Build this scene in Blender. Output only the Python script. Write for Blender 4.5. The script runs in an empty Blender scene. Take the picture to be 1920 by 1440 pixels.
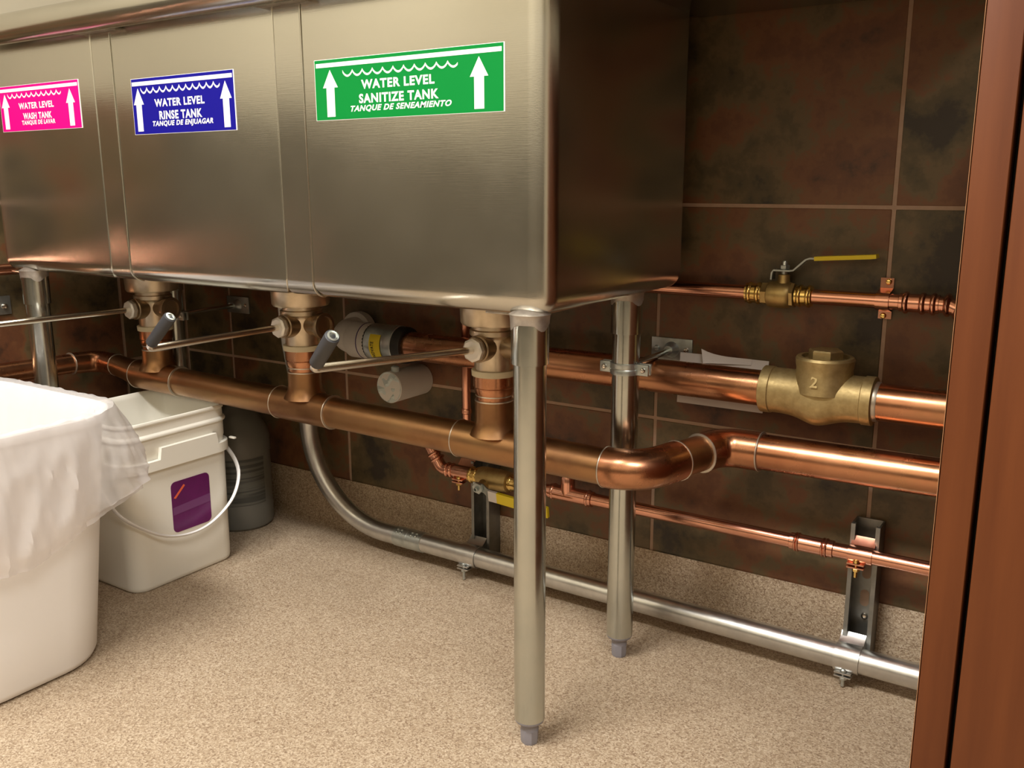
import bpy, bmesh, math, random
from mathutils import Vector, Matrix, noise as mn
random.seed(7)
PI = math.pi
SC = bpy.context.scene
COL = SC.collection

# ------------------------------------------------------------------ camera
CAM = (0.6026, -0.9525, 0.7447)
yaw, pitch, roll = math.radians(33.46), math.radians(12.337), math.radians(0.175)
cam = bpy.data.cameras.new('camera')
cam.sensor_width = 36.0
cam.lens = 1734.5 * 36 / 1920
cam.clip_start = 0.02
co = bpy.data.objects.new('camera', cam)
COL.objects.link(co)
fwd = Vector((-math.sin(yaw) * math.cos(pitch), math.cos(yaw) * math.cos(pitch), -math.sin(pitch)))
right = Vector((math.cos(yaw), math.sin(yaw), 0))
down = fwd.cross(right)
r2 = math.cos(roll) * right + math.sin(roll) * down
d2 = -math.sin(roll) * right + math.cos(roll) * down
co.matrix_world = Matrix(((r2.x, -d2.x, -fwd.x, CAM[0]), (r2.y, -d2.y, -fwd.y, CAM[1]), (r2.z, -d2.z, -fwd.z, CAM[2]), (0, 0, 0, 1)))
SC.camera = co

# ------------------------------------------------------------------ light and exposure
SC.view_settings.view_transform = 'Standard'
SC.view_settings.look = 'None'
SC.view_settings.gamma = 1
SC.view_settings.use_curve_mapping = False
SC.view_settings.exposure = 0.62
w = bpy.data.worlds.new('world'); SC.world = w
w.use_nodes = True
w.node_tree.nodes['Background'].inputs[0].default_value = (1.0, 0.95, 0.85, 1)
w.node_tree.nodes['Background'].inputs[1].default_value = 0.15

def area(name, loc, sx, sy, power, col, rot=(0, 0, 0)):
    l = bpy.data.lights.new(name, 'AREA')
    l.shape = 'RECTANGLE'; l.size = sx; l.size_y = sy
    l.energy = power; l.color = col
    o = bpy.data.objects.new(name, l); COL.objects.link(o)
    o.location = loc; o.rotation_euler = rot
    return o
WARM = (1.0, 0.975, 0.925)
for lx, ly, p in ((-0.40, -1.30, 62), (1.55, -1.45, 34)):
    area('ceiling_light', (lx, ly, 2.47), 1.2, 0.45, p, WARM)

# ------------------------------------------------------------------ materials
def new_mat(name):
    m = bpy.data.materials.new(name); m.use_nodes = True
    nt = m.node_tree
    return m, nt, nt.nodes['Principled BSDF']
def noise_node(nt, scale, detail=4, rough=0.55, stretch=None, coord='Object'):
    tc = nt.nodes.new('ShaderNodeTexCoord')
    mp = nt.nodes.new('ShaderNodeMapping')
    if stretch: mp.inputs['Scale'].default_value = stretch
    nt.links.new(tc.outputs[coord], mp.inputs['Vector'])
    n = nt.nodes.new('ShaderNodeTexNoise')
    n.inputs['Scale'].default_value = scale; n.inputs['Detail'].default_value = detail; n.inputs['Roughness'].default_value = rough
    nt.links.new(mp.outputs[0], n.inputs['Vector'])
    return n, mp
def ramp(nt, src, stops):
    r = nt.nodes.new('ShaderNodeValToRGB')
    e = r.color_ramp.elements
    while len(e) < len(stops): e.new(0.5)
    for el, (p, c) in zip(e, stops):
        el.position = p; el.color = (*c, 1) if len(c) == 3 else c
    nt.links.new(src, r.inputs[0])
    return r
def bump(nt, b, src, strength=0.1, dist=0.001):
    bp = nt.nodes.new('ShaderNodeBump')
    bp.inputs['Strength'].default_value = strength; bp.inputs['Distance'].default_value = dist
    nt.links.new(src, bp.inputs['Height']); nt.links.new(bp.outputs[0], b.inputs['Normal'])
def plain(name, col, rough=0.5, metal=0.0, **kw):
    m, nt, b = new_mat(name)
    b.inputs['Base Color'].default_value = (*col, 1)
    b.inputs['Roughness'].default_value = rough
    b.inputs['Metallic'].default_value = metal
    for k, v in kw.items(): b.inputs[k.replace('_', ' ')].default_value = v
    return m
def mottled(name, stops, scale, rough, metal=0.0, rvar=0.0, bumpy=0.0, stretch=None, detail=5, bdist=0.001):
    m, nt, b = new_mat(name)
    n, mp = noise_node(nt, scale, detail, 0.6, stretch)
    r = ramp(nt, n.outputs['Fac'], stops)
    nt.links.new(r.outputs[0], b.inputs['Base Color'])
    b.inputs['Metallic'].default_value = metal
    b.inputs['Roughness'].default_value = rough
    if rvar:
        n2, _ = noise_node(nt, scale * 1.7, 4, 0.6, stretch)
        mr = nt.nodes.new('ShaderNodeMapRange')
        mr.inputs['From Min'].default_value = 0.3; mr.inputs['From Max'].default_value = 0.7
        mr.inputs['To Min'].default_value = rough - rvar; mr.inputs['To Max'].default_value = rough + rvar
        nt.links.new(n2.outputs['Fac'], mr.inputs['Value']); nt.links.new(mr.outputs[0], b.inputs['Roughness'])
    if bumpy: bump(nt, b, n.outputs['Fac'], bumpy, bdist)
    return m

M = {}
M['copper_old'] = mottled('aged_copper', [(0.25, (0.259, 0.130, 0.069)), (0.5, (0.373, 0.203, 0.097)), (0.72, (0.397, 0.235, 0.110)), (0.9, (0.259, 0.186, 0.105))], 11, 0.38, 1.0, 0.08)
M['copper_mid'] = mottled('copper', [(0.3, (0.423, 0.184, 0.097)), (0.55, (0.552, 0.267, 0.147)), (0.8, (0.497, 0.267, 0.133))], 10, 0.28, 1.0, 0.07)
M['copper_new'] = mottled('bright_copper', [(0.3, (0.70, 0.33, 0.22)), (0.7, (0.80, 0.42, 0.30))], 14, 0.22, 1.0, 0.05)
M['solder'] = plain('solder', (0.62, 0.56, 0.48), 0.35, 0.9)
M['brass'] = plain('brass', (0.82, 0.58, 0.20), 0.2, 1.0)
M['brass_cast'] = mottled('cast_brass', [(0.3, (0.42, 0.29, 0.11)), (0.7, (0.55, 0.41, 0.18))], 60, 0.42, 0.85, 0.05, 0.25, None, 3, 0.0004)
M['bronze'] = mottled('cast_bronze', [(0.25, (0.36, 0.26, 0.11)), (0.7, (0.50, 0.38, 0.18))], 90, 0.5, 0.75, 0.06, 0.4, None, 3, 0.0005)
M['nickel'] = mottled('satin_nickel_bronze', [(0.3, (0.56, 0.46, 0.33)), (0.7, (0.68, 0.58, 0.44))], 40, 0.34, 0.95, 0.06)
M['nickel_dark'] = plain('dark_nickel', (0.30, 0.22, 0.14), 0.35, 0.95)
M['chrome'] = plain('polished_steel_rod', (0.74, 0.69, 0.62), 0.2, 1.0)
M['galv'] = mottled('galvanized_steel', [(0.3, (0.48, 0.51, 0.48)), (0.7, (0.55, 0.57, 0.53))], 20, 0.2, 1.0, 0.03)
M['conduit'] = mottled('conduit_steel', [(0.3, (0.55, 0.55, 0.54)), (0.7, (0.68, 0.68, 0.66))], 30, 0.33, 1.0, 0.05)
M['zinc'] = mottled('zinc_plate', [(0.3, (0.42, 0.46, 0.45)), (0.7, (0.58, 0.62, 0.60))], 50, 0.35, 0.9, 0.06)
M['nut'] = plain('bright_nut', (0.80, 0.77, 0.72), 0.45, 0.6)
M['strut'] = mottled('strut_steel', [(0.3, (0.20, 0.20, 0.19)), (0.7, (0.30, 0.30, 0.28))], 30, 0.42, 0.85, 0.06)
M['weld'] = mottled('welded_steel', [(0.3, (0.34, 0.30, 0.26)), (0.7, (0.54, 0.49, 0.43))], 60, 0.45, 0.8, 0.06, 0.3)
M['foot'] = plain('grey_plastic', (0.24, 0.23, 0.26), 0.5)
M['cream'] = plain('cream_gasket', (0.62, 0.54, 0.38), 0.5)
M['grip'] = plain('charcoal_vinyl', (0.035, 0.036, 0.042), 0.5)
M['rubber'] = plain('black_rubber', (0.012, 0.011, 0.010), 0.55)
M['yellow'] = plain('yellow_vinyl', (0.75, 0.58, 0.015), 0.4)
M['pvc'] = plain('white_pvc', (0.62, 0.58, 0.53), 0.4)
M['purple_line'] = plain('purple_primer', (0.06, 0.03, 0.12), 0.5)
M['film'] = plain('clear_film', (0.50, 0.55, 0.53), 0.15)
M['paper'] = plain('white_card', (0.68, 0.63, 0.60), 0.7)
M['white'] = plain('white_print', (0.92, 0.92, 0.90), 0.5)
M['wave_tint'] = plain('pale_print', (0.70, 0.80, 0.72), 0.5)
M['green'] = plain('green_print', (0.0, 0.215, 0.035), 0.6, 0.0, Specular_IOR_Level=0.15)
M['blue'] = plain('blue_print', (0.006, 0.004, 0.24), 0.6, 0.0, Specular_IOR_Level=0.15)
M['pink'] = plain('magenta_print', (0.80, 0.0, 0.22), 0.6, 0.0, Specular_IOR_Level=0.15)
M['bin'] = plain('white_plastic', (0.90, 0.88, 0.87), 0.4, 0.0, Subsurface_Weight=0.0)
M['pail'] = plain('ivory_plastic', (0.86, 0.83, 0.74), 0.38)
M['purple'] = mottled('purple_label', [(0.3, (0.105, 0.004, 0.085)), (0.7, (0.135, 0.006, 0.11))], 30, 0.35)
M['purple_lite'] = plain('pale_purple_print', (0.17, 0.045, 0.16), 0.4)
M['orange'] = plain('orange_print', (0.80, 0.13, 0.05), 0.5)
M['ink'] = plain('dark_print', (0.04, 0.03, 0.01), 0.5)
M['jug'] = plain('grey_translucent_plastic', (0.145, 0.140, 0.119), 0.35)
M['paint'] = plain('cream_paint', (0.504, 0.451, 0.343), 0.8)
M['ceil'] = plain('ceiling_white', (0.70, 0.65, 0.56), 0.85)
M['grout'] = mottled('grout', [(0.3, (0.343, 0.226, 0.156)), (0.7, (0.406, 0.273, 0.195))], 60, 0.8)
M['black'] = plain('gap_shade', (0.01, 0.008, 0.006), 0.8)  # shade of the cabinet door gap put into the colour
M['edge'] = plain('pale_edge_band', (0.50, 0.25, 0.12), 0.5)

def steel():
    m, nt, b = new_mat('brushed_stainless')
    n, _ = noise_node(nt, 3.0, 4, 0.6)
    r = ramp(nt, n.outputs['Fac'], [(0.3, (0.53, 0.525, 0.475)), (0.7, (0.59, 0.58, 0.525))])
    nt.links.new(r.outputs[0], b.inputs['Base Color'])
    b.inputs['Metallic'].default_value = 1.0
    n2, _ = noise_node(nt, 6, 5, 0.6)
    mr = nt.nodes.new('ShaderNodeMapRange')
    mr.inputs['From Min'].default_value = 0.3; mr.inputs['From Max'].default_value = 0.7
    mr.inputs['To Min'].default_value = 0.17; mr.inputs['To Max'].default_value = 0.24
    nt.links.new(n2.outputs['Fac'], mr.inputs['Value']); nt.links.new(mr.outputs[0], b.inputs['Roughness'])
    n3, _ = noise_node(nt, 1.0, 3, 0.6, (20, 900, 900))
    n4, _ = noise_node(nt, 7.0, 1, 0.4)
    add = nt.nodes.new('ShaderNodeMath'); add.operation = 'MULTIPLY_ADD'
    nt.links.new(n4.outputs['Fac'], add.inputs[0]); add.inputs[1].default_value = 3.0
    nt.links.new(n3.outputs['Fac'], add.inputs[2])
    bump(nt, b, add.outputs[0], 0.06, 0.0012)
    return m
M['steel'] = steel()

def floor_mat():
    m, nt, b = new_mat('speckled_resin_floor')
    tc = nt.nodes.new('ShaderNodeTexCoord')
    v = nt.nodes.new('ShaderNodeTexVoronoi'); v.inputs['Scale'].default_value = 500
    nt.links.new(tc.outputs['Object'], v.inputs['Vector'])
    sep = nt.nodes.new('ShaderNodeSeparateColor')
    nt.links.new(v.outputs['Color'], sep.inputs[0])
    r = ramp(nt, sep.outputs[0], [(0.0, (0.222, 0.146, 0.092)), (0.25, (0.349, 0.258, 0.170)), (0.6, (0.426, 0.328, 0.225)), (1.0, (0.563, 0.457, 0.339))])
    n, _ = noise_node(nt, 9, 4)
    r2_ = ramp(nt, n.outputs['Fac'], [(0.3, (0.92, 0.90, 0.88)), (0.7, (1, 1, 1))])
    mx = nt.nodes.new('ShaderNodeMix'); mx.data_type = 'RGBA'; mx.blend_type = 'MULTIPLY'
    mx.inputs['Factor'].default_value = 1.0
    nt.links.new(r.outputs[0], mx.inputs['A']); nt.links.new(r2_.outputs[0], mx.inputs['B'])
    nt.links.new(mx.outputs['Result'], b.inputs['Base Color'])
    b.inputs['Roughness'].default_value = 0.62
    bump(nt, b, v.outputs['Distance'], 0.35, 0.0015)
    return m
M['floor'] = floor_mat()

def tile_mat():
    m, nt, b = new_mat('slate_look_tile')
    oi = nt.nodes.new('ShaderNodeObjectInfo')
    geo = nt.nodes.new('ShaderNodeNewGeometry')
    mul = nt.nodes.new('ShaderNodeVectorMath'); mul.operation = 'SCALE'
    comb = nt.nodes.new('ShaderNodeCombineXYZ')
    for k in range(3): nt.links.new(oi.outputs['Random'], comb.inputs[k])
    nt.links.new(comb.outputs[0], mul.inputs[0]); mul.inputs['Scale'].default_value = 37.0
    add = nt.nodes.new('ShaderNodeVectorMath'); add.operation = 'ADD'
    nt.links.new(geo.outputs['Position'], add.inputs[0]); nt.links.new(mul.outputs[0], add.inputs[1])
    n = nt.nodes.new('ShaderNodeTexNoise'); n.inputs['Scale'].default_value = 7.5; n.inputs['Detail'].default_value = 7; n.inputs['Roughness'].default_value = 0.62
    nt.links.new(add.outputs[0], n.inputs['Vector'])
    r = ramp(nt, n.outputs['Fac'], [(0.34, (0.032, 0.022, 0.013)), (0.42, (0.080, 0.057, 0.024)), (0.49, (0.125, 0.083, 0.037)), (0.54, (0.159, 0.066, 0.026)), (0.60, (0.127, 0.048, 0.020)), (0.68, (0.059, 0.027, 0.014))])
    r.color_ramp.interpolation = 'EASE'
    nt.links.new(r.outputs[0], b.inputs['Base Color'])
    b.inputs['Roughness'].default_value = 0.5
    n2 = nt.nodes.new('ShaderNodeTexNoise'); n2.inputs['Scale'].default_value = 30; n2.inputs['Detail'].default_value = 5
    nt.links.new(add.outputs[0], n2.inputs['Vector'])
    bump(nt, b, n2.outputs['Fac'], 0.3, 0.002)
    return m
M['tile'] = tile_mat()

def wood_mat(name, lo, hi, stretch):
    m, nt, b = new_mat(name)
    n, mp = noise_node(nt, 1.0, 6, 0.6, stretch)
    r = ramp(nt, n.outputs['Fac'], [(0.25, lo), (0.75, hi)])
    nt.links.new(r.outputs[0], b.inputs['Base Color'])
    b.inputs['Roughness'].default_value = 0.5
    b.inputs['Specular IOR Level'].default_value = 0.3
    bump(nt, b, n.outputs['Fac'], 0.05, 0.0005)
    return m
M['wood'] = wood_mat('cherry_laminate', (0.088, 0.022, 0.005), (0.132, 0.037, 0.009), (55, 55, 3))
M['reflected_dark'] = wood_mat('dark_reflected_panel', (0.085, 0.072, 0.052), (0.115, 0.097, 0.070), (30, 30, 2))  # tone of the added unseen panels that the lower sink face mirrors

def film_mat():
    m = bpy.data.materials.new('translucent_bag_film'); m.use_nodes = True
    nt = m.node_tree; nt.nodes.clear()
    out = nt.nodes.new('ShaderNodeOutputMaterial')
    d = nt.nodes.new('ShaderNodeBsdfDiffuse'); d.inputs[0].default_value = (0.92, 0.90, 0.90, 1)
    t = nt.nodes.new('ShaderNodeBsdfTranslucent'); t.inputs[0].default_value = (0.85, 0.82, 0.82, 1)
    g = nt.nodes.new('ShaderNodeBsdfGlossy'); g.inputs[0].default_value = (0.9, 0.9, 0.9, 1); g.inputs[1].default_value = 0.3
    tr = nt.nodes.new('ShaderNodeBsdfTransparent'); tr.inputs[0].default_value = (0.97, 0.95, 0.95, 1)
    a = nt.nodes.new('ShaderNodeMixShader'); a.inputs[0].default_value = 0.4
    nt.links.new(d.outputs[0], a.inputs[1]); nt.links.new(t.outputs[0], a.inputs[2])
    c = nt.nodes.new('ShaderNodeMixShader'); c.inputs[0].default_value = 0.07
    nt.links.new(a.outputs[0], c.inputs[1]); nt.links.new(g.outputs[0], c.inputs[2])
    e = nt.nodes.new('ShaderNodeMixShader'); e.inputs[0].default_value = 0.48
    nt.links.new(c.outputs[0], e.inputs[1]); nt.links.new(tr.outputs[0], e.inputs[2])
    nt.links.new(e.outputs[0], out.inputs[0])
    return m
M['bag'] = film_mat()

# ------------------------------------------------------------------ building helpers
ORG = {}
def V(*a): return Vector(a[0]) if len(a) == 1 else Vector(a)
def link(name, me, parent=None, org=None):
    o = bpy.data.objects.new(name, me); COL.objects.link(o)
    if parent is not None:
        o.parent = parent
        po = ORG[parent]
        if org is None: org = po
        o.location = org - po
    else:
        if org is None: org = Vector((0, 0, 0))
        o.location = org
    ORG[o] = Vector(org)
    return o
def thing(name, label, cat, loc=(0, 0, 0), group=None):
    o = link(name, None, None, Vector(loc))
    o.empty_display_size = 0.05
    tag(o, label, cat, group)
    return o
def tag(o, label=None, cat=None, group=None):
    if label: o['label'] = label
    if cat: o['category'] = cat
    if group: o['group'] = group
    return o
def struct(o):
    o['kind'] = 'structure'; return o

class MB:
    def __init__(s): s.bm = bmesh.new()
    def box(s, x0, x1, y0, y1, z0, z1, bev=0.0, seg=2):
        r = bmesh.ops.create_cube(s.bm, size=1.0)
        vs = r['verts']
        for v in vs:
            v.co = Vector(((x0 + x1) / 2 + v.co.x * (x1 - x0), (y0 + y1) / 2 + v.co.y * (y1 - y0), (z0 + z1) / 2 + v.co.z * (z1 - z0)))
        if bev:
            es = list({e for v in vs for e in v.link_edges})
            bmesh.ops.bevel(s.bm, geom=es, offset=bev, segments=seg, affect='EDGES', profile=0.5)
        return s
    def rings(s, rings, closed=True, cap0=True, cap1=True):
        bv = [[s.bm.verts.new(p) for p in r] for r in rings]
        for a, b in zip(bv, bv[1:]):
            n = len(a)
            for i in range(n if closed else n - 1):
                j = (i + 1) % n
                try: s.bm.faces.new((a[i], a[j], b[j], b[i]))
                except ValueError: pass
        if cap0: s.bm.faces.new(list(reversed(bv[0])))
        if cap1: s.bm.faces.new(bv[-1])
        return s
    def tube(s, pts, rad, seg=24, caps=True, flat=None):
        pts = [Vector(p) for p in pts]
        n = len(pts)
        if not hasattr(rad, '__len__'): rad = [rad] * n
        tan = []
        for i in range(n):
            a = pts[max(0, i - 1)]; b = pts[min(n - 1, i + 1)]
            t = (b - a)
            if t.length < 1e-9: t = tan[-1] if tan else Vector((1, 0, 0))
            tan.append(t.normalized())
        up = Vector((0, 0, 1)) if abs(tan[0].z) < 0.9 else Vector((1, 0, 0))
        u = (up - tan[0] * up.dot(tan[0])).normalized()
        R = []
        for i in range(n):
            if i:
                q = tan[i - 1].rotation_difference(tan[i]); u = (q @ u)
                u = (u - tan[i] * u.dot(tan[i])).normalized()
            v = tan[i].cross(u)
            fx, fy = flat if flat else (1, 1)
            R.append([pts[i] + (u * math.cos(2 * PI * k / seg) * fx + v * math.sin(2 * PI * k / seg) * fy) * rad[i] for k in range(seg)])
        return s.rings(R, True, caps, caps)
    def lathe(s, prof, org=(0, 0, 0), axis=(0, 0, 1), seg=32, caps=True, hexfrom=None):
        """prof = [(radius, distance along axis)]"""
        org = Vector(org); ax = Vector(axis).normalized()
        u = ax.orthogonal().normalized() if abs(ax.z) < 0.9 else Vector((1, 0, 0))
        v = ax.cross(u)
        R = [[org + ax * t + (u * math.cos(2 * PI * k / seg) + v * math.sin(2 * PI * k / seg)) * r for k in range(seg)] for r, t in prof]
        return s.rings(R, True, caps, caps)
    def poly(s, pts2, f, th):
        """extruded polygon: f(a, b, t) -> world"""
        return s.rings([[f(a, b, 0) for a, b in pts2], [f(a, b, th) for a, b in pts2]])
    def fix(s):
        bmesh.ops.recalc_face_normals(s.bm, faces=s.bm.faces[:])
        return s
    def build(s, name, mat, parent=None, org=None, angle=35, smooth=True):
        s.fix()
        if parent is not None and org is None: org = ORG[parent]
        o0 = Vector(org) if org is not None else Vector((0, 0, 0))
        for v in s.bm.verts: v.co -= o0
        me = bpy.data.meshes.new(name)
        s.bm.to_mesh(me); s.bm.free()
        if smooth and len(me.polygons):
            me.polygons.foreach_set('use_smooth', [True] * len(me.polygons))
            me.set_sharp_from_angle(angle=math.radians(angle))
        if mat: me.materials.append(mat)
        return link(name, me, parent, o0)

def fillet(pts, r, n=10):
    pts = [Vector(p) for p in pts]; out = [pts[0]]
    rr = r if hasattr(r, '__len__') else [r] * (len(pts) - 2)
    for i in range(1, len(pts) - 1):
        a = (pts[i - 1] - pts[i]).normalized(); b = (pts[i + 1] - pts[i]).normalized()
        ang = a.angle(b); d = rr[i - 1] / math.tan(ang / 2)
        c = pts[i] + (a + b).normalized() * (rr[i - 1] / math.sin(ang / 2))
        p0 = pts[i] + a * d; p1 = pts[i] + b * d
        v0 = p0 - c; v1 = p1 - c
        th = v0.angle(v1); ax = v0.cross(v1).normalized()
        for k in range(n + 1):
            out.append(c + Matrix.Rotation(th * k / n, 3, ax) @ v0)
    out.append(pts[-1]); return out
def smooth_path(pts, n=8):
    pts = [Vector(p) for p in pts]; out = []
    P = [pts[0]] + pts + [pts[-1]]
    for i in range(1, len(P) - 2):
        for k in range(n):
            t = k / n
            a, b, c, d = P[i - 1], P[i], P[i + 1], P[i + 2]
            out.append(0.5 * ((2 * b) + (c - a) * t + (2 * a - 5 * b + 4 * c - d) * t * t + (3 * b - a - 3 * c + d) * t ** 3))
    out.append(pts[-1]); return out
def rrect(cx, cy, hx, hy, r, n=6, radii=None):
    """rounded rectangle, counter-clockwise, corners (+,+) (-,+) (-,-) (+,-)"""
    R = radii or (r, r, r, r); out = []
    for q, (sx, sy) in enumerate(((1, 1), (-1, 1), (-1, -1), (1, -1))):
        rq = max(0.0008, min(R[q], hx - 1e-4, hy - 1e-4))
        for k in range(n + 1):
            a = PI / 2 * q + PI / 2 * k / n
            out.append((cx + sx * (hx - rq) + rq * math.cos(a), cy + sy * (hy - rq) + rq * math.sin(a)))
    return out
def ring_weld(parent, p, axis, r, mat='solder', name='solder_joint', w=0.0016):
    m = MB(); m.lathe([(r - 0.002, -w), (r + 0.0006, -w * 0.6), (r + 0.001, 0), (r + 0.0006, w * 0.6), (r - 0.002, w)], p, axis, 32)
    return m.build(name, M[mat], parent)
def text_into(mb, body, x0, x1, z0, z1, f, shear=0.0, bold=0.036, th=0.0004):
    cu = bpy.data.curves.new('t', 'FONT'); cu.body = body; cu.size = 1.0; cu.shear = shear; cu.offset = bold; cu.resolution_u = 3
    cu.space_character = 1.12
    o = bpy.data.objects.new('t', cu); COL.objects.link(o)
    dg = bpy.context.evaluated_depsgraph_get()
    me = bpy.data.meshes.new_from_object(o.evaluated_get(dg))
    bpy.data.objects.remove(o); bpy.data.curves.remove(cu)
    xs = [v.co.x for v in me.vertices]; ys = [v.co.y for v in me.vertices]
    ax, bx, ay, by = min(xs), max(xs), min(ys), max(ys)
    vs = [mb.bm.verts.new(f(x0 + (v.co.x - ax) / (bx - ax) * (x1 - x0), z0 + (v.co.y - ay) / (by - ay) * (z1 - z0), th)) for v in me.vertices]
    for p in me.polygons:
        try: mb.bm.faces.new([vs[i] for i in p.vertices])
        except ValueError: pass
    bpy.data.meshes.remove(me)
def screw(parent, p, axis, r, mat, name='screw'):
    m = MB(); m.lathe([(r, 0), (r, r * 0.35), (r * 0.7, r * 0.8), (r * 0.25, r * 0.95)], p, axis, 12)
    return m.build(name, M[mat], parent)
def hexnut(m, p, axis, r, h, hole=None):
    m.lathe([(r * 0.92, 0), (r, h * 0.12), (r, h * 0.88), (r * 0.92, h)], p, axis, 6)

# ------------------------------------------------------------------ the room
WY = 0.45; WX = -1.26
struct(MB().box(-1.40, 3.4, -2.4, 0.60, -0.05, 0.0).build('floor', M['floor']))
struct(MB().box(-1.40, 3.4, -2.4, 0.60, 2.5, 2.55).build('ceiling', M['ceil']))
wall_back = struct(MB().box(-1.26, 3.4, WY + 0.007, 0.60, 0, 2.5).build('wall_back', M['paint']))
MB().box(-1.26, 3.4, WY + 0.0007, WY + 0.008, 0, 1.0625).build('grout_bed', M['grout'], wall_back)
wall_left = struct(MB().box(-1.40, WX - 0.007, -2.4, 0.60, 0, 2.5).build('wall_left', M['paint']))
MB().box(WX - 0.008, WX - 0.0007, -2.4, 0.455, 0, 0.92).build('grout_bed', M['grout'], wall_left)
struct(MB().box(3.4, 3.5, -2.4, 0.60, 0, 2.5).build('wall_right', M['paint']))
struct(MB().box(-1.40, 3.5, -2.5, -2.4, 0, 2.5).build('wall_front', M['paint']))
struct(MB().box(-1.259, 3.399, -2.4, -2.38, 0, 1.01).build('unseen_panel_1', M['reflected_dark']))  # unseen panel added for the dark lower part of the sink's reflection
struct(MB().box(WX - 0.007, WX + 0.004, -2.38, -0.430, 0.1147, 0.93).build('unseen_panel_2', M['reflected_dark']))  # unseen panel added so the lower bowls mirror grey-brown instead of tile
J = 0.0024
ZROW = [(0.001, 0.3525), (0.3525, 0.7075), (0.7075, 1.0625)]
xs = [-1.259] + [0.3215 + 0.355 * k for k in range(-4, 3)]
for z0, z1 in ZROW:
    for a, b in zip(xs, xs[1:]):
        c = Vector(((a + b) / 2, WY + 0.003, (z0 + z1) / 2))
        dy = random.uniform(-0.0003, 0.0003)
        MB().box(a + J, b - J, WY + dy, WY + 0.007, z0 + J, z1 - J, 0.0012, 1).build('tile', M['tile'], wall_back, c)
ys = [0.449] + [0.282 - 0.355 * k for k in range(0, 3)]
for z0, z1 in ZROW[:2] + [(0.7075, 0.92)]:
    for b, a in zip(ys, ys[1:]):
        c = Vector((WX - 0.003, (a + b) / 2, (z0 + z1) / 2))
        dx = random.uniform(-0.0003, 0.0003)
        MB().box(WX - 0.007, WX + dx, a + J, b - J, z0 + J, z1 - J, 0.0012, 1).build('tile', M['tile'], wall_left, c)
# coved resin base along both walls
CR = 0.022
prof = [(0.0, 0.1135), (0.0025, 0.1145), (0.004, 0.112)] + [(0.004 + CR * (1 - math.cos(a)), CR * (1 - math.sin(a))) for a in [PI / 2 * k / 6 for k in range(7)]] + [(0.0, 0.0)]
MBb = MB(); MBb.rings([[(x, WY - d, z) for d, z in prof] for x in (-1.26, 3.39)]); struct(MBb.build('baseboard_back', M['floor']))
MBb = MB(); MBb.rings([[(WX + d, y, z) for d, z in prof] for y in (0.45, -2.37)]); struct(MBb.build('baseboard_left', M['floor']))

# ------------------------------------------------------------------ sink
ZB = 0.585; ZT = 0.986; YF = -0.02; YK = 0.395
sink = thing('compartment_sink', 'long brushed stainless steel three-compartment sink on round galvanized legs', 'sink', (-0.56, 0.18, 0.0))
def bowl(x0, x1, radii):
    cx, cy, hx, hy = (x0 + x1) / 2, (YF + YK) / 2, (x1 - x0) / 2, (YK - YF) / 2
    rb = 0.024; R = []
    for z in (ZT, 0.9, 0.8, 0.7, ZB + rb + 0.01):
        R.append([(x, y, z) for x, y in rrect(cx, cy, hx, hy, 0, 8, radii)])
    for k in range(0, 9):
        a = PI / 2 * k / 8
        ins = rb * (1 - math.cos(a)); z = ZB + rb * (1 - math.sin(a))
        R.append([(x, y, z) for x, y in rrect(cx, cy, hx - ins, hy - ins, 0, 8, [max(r - ins, 0.0015) for r in radii])])
    m = MB(); m.rings(R, True, False, True)
    return m.build('bowl', M['steel'], sink, None, 40)
bowl(-0.3495, 0.036, (0.028, 0.0025, 0.0025, 0.028))
bowl(-0.769, -0.401, (0.0025,) * 4)
bowl(-1.168, -0.8205, (0.0025, 0.028, 0.028, 0.0025))
for a, b in ((-0.4010, -0.3495), (-0.8205, -0.769)):
    m = MB(); y0 = YF + 0.0014; rb = 0.024
    pr = [(y0, ZT)] + [(y0 + rb * (1 - math.cos(t)), ZB + rb * (1 - math.sin(t))) for t in [PI / 2 * k / 8 for k in range(9)]] + [(YK - 0.01, ZB), (YK - 0.01, ZT)]
    m.rings([[(x, y, z) for y, z in pr] for x in (a - 0.004, b + 0.004)])
    m.build('joint_strip', M['steel'], sink)
    MB().box(a - 0.022, b + 0.018, -0.046, YF + 0.001, 0.9765, 0.983, 0.002).build('weld_tab', M['weld'], sink)
# raised edge seams beside each joint strip
for x in (-0.3485, -0.768):
    m = MB(); rb = 0.024
    path = [(x, YF - 0.0004, 0.975), (x, YF - 0.0004, 0.8)] + [(x, YF - 0.0004 + rb * (1 - math.cos(t)), ZB - 0.0004 + rb * (1 - math.sin(t))) for t in [PI / 2 * k / 6 for k in range(7)]]
    m.tube(path, 0.0013, 8); m.build('seam', M['steel'], sink)
# rolled front rim, deck, drainboard, splash
m = MB(); m.tube([(-1.185, -0.049, 0.9975), (0.46, -0.049, 0.9975)], 0.0235, 28); m.build('rolled_rim', M['steel'], sink)
m = MB()
for a in ((-1.185, 0.46, -0.049, -0.018, ZT, ZT + 0.004), (-1.185, 0.46, 0.385, 0.425, ZT, ZT + 0.004), (-1.185, -1.16, -0.02, 0.39, ZT, ZT + 0.004),
          (-0.825, -0.765, -0.02, 0.39, ZT, ZT + 0.004), (-0.405, -0.345, -0.02, 0.39, ZT, ZT + 0.004)):
    m.box(*a)
m.build('deck', M['steel'], sink)
m = MB(); m.box(0.03, 0.46, -0.04, 0.42, ZT - 0.004, ZT + 0.004, 0.001)
m.build('drainboard', M['steel'], sink)
m = MB(); m.box(-1.185, 0.46, 0.412, 0.444, ZT, 1.24, 0.006); m.build('backsplash', M['steel'], sink)
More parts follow.
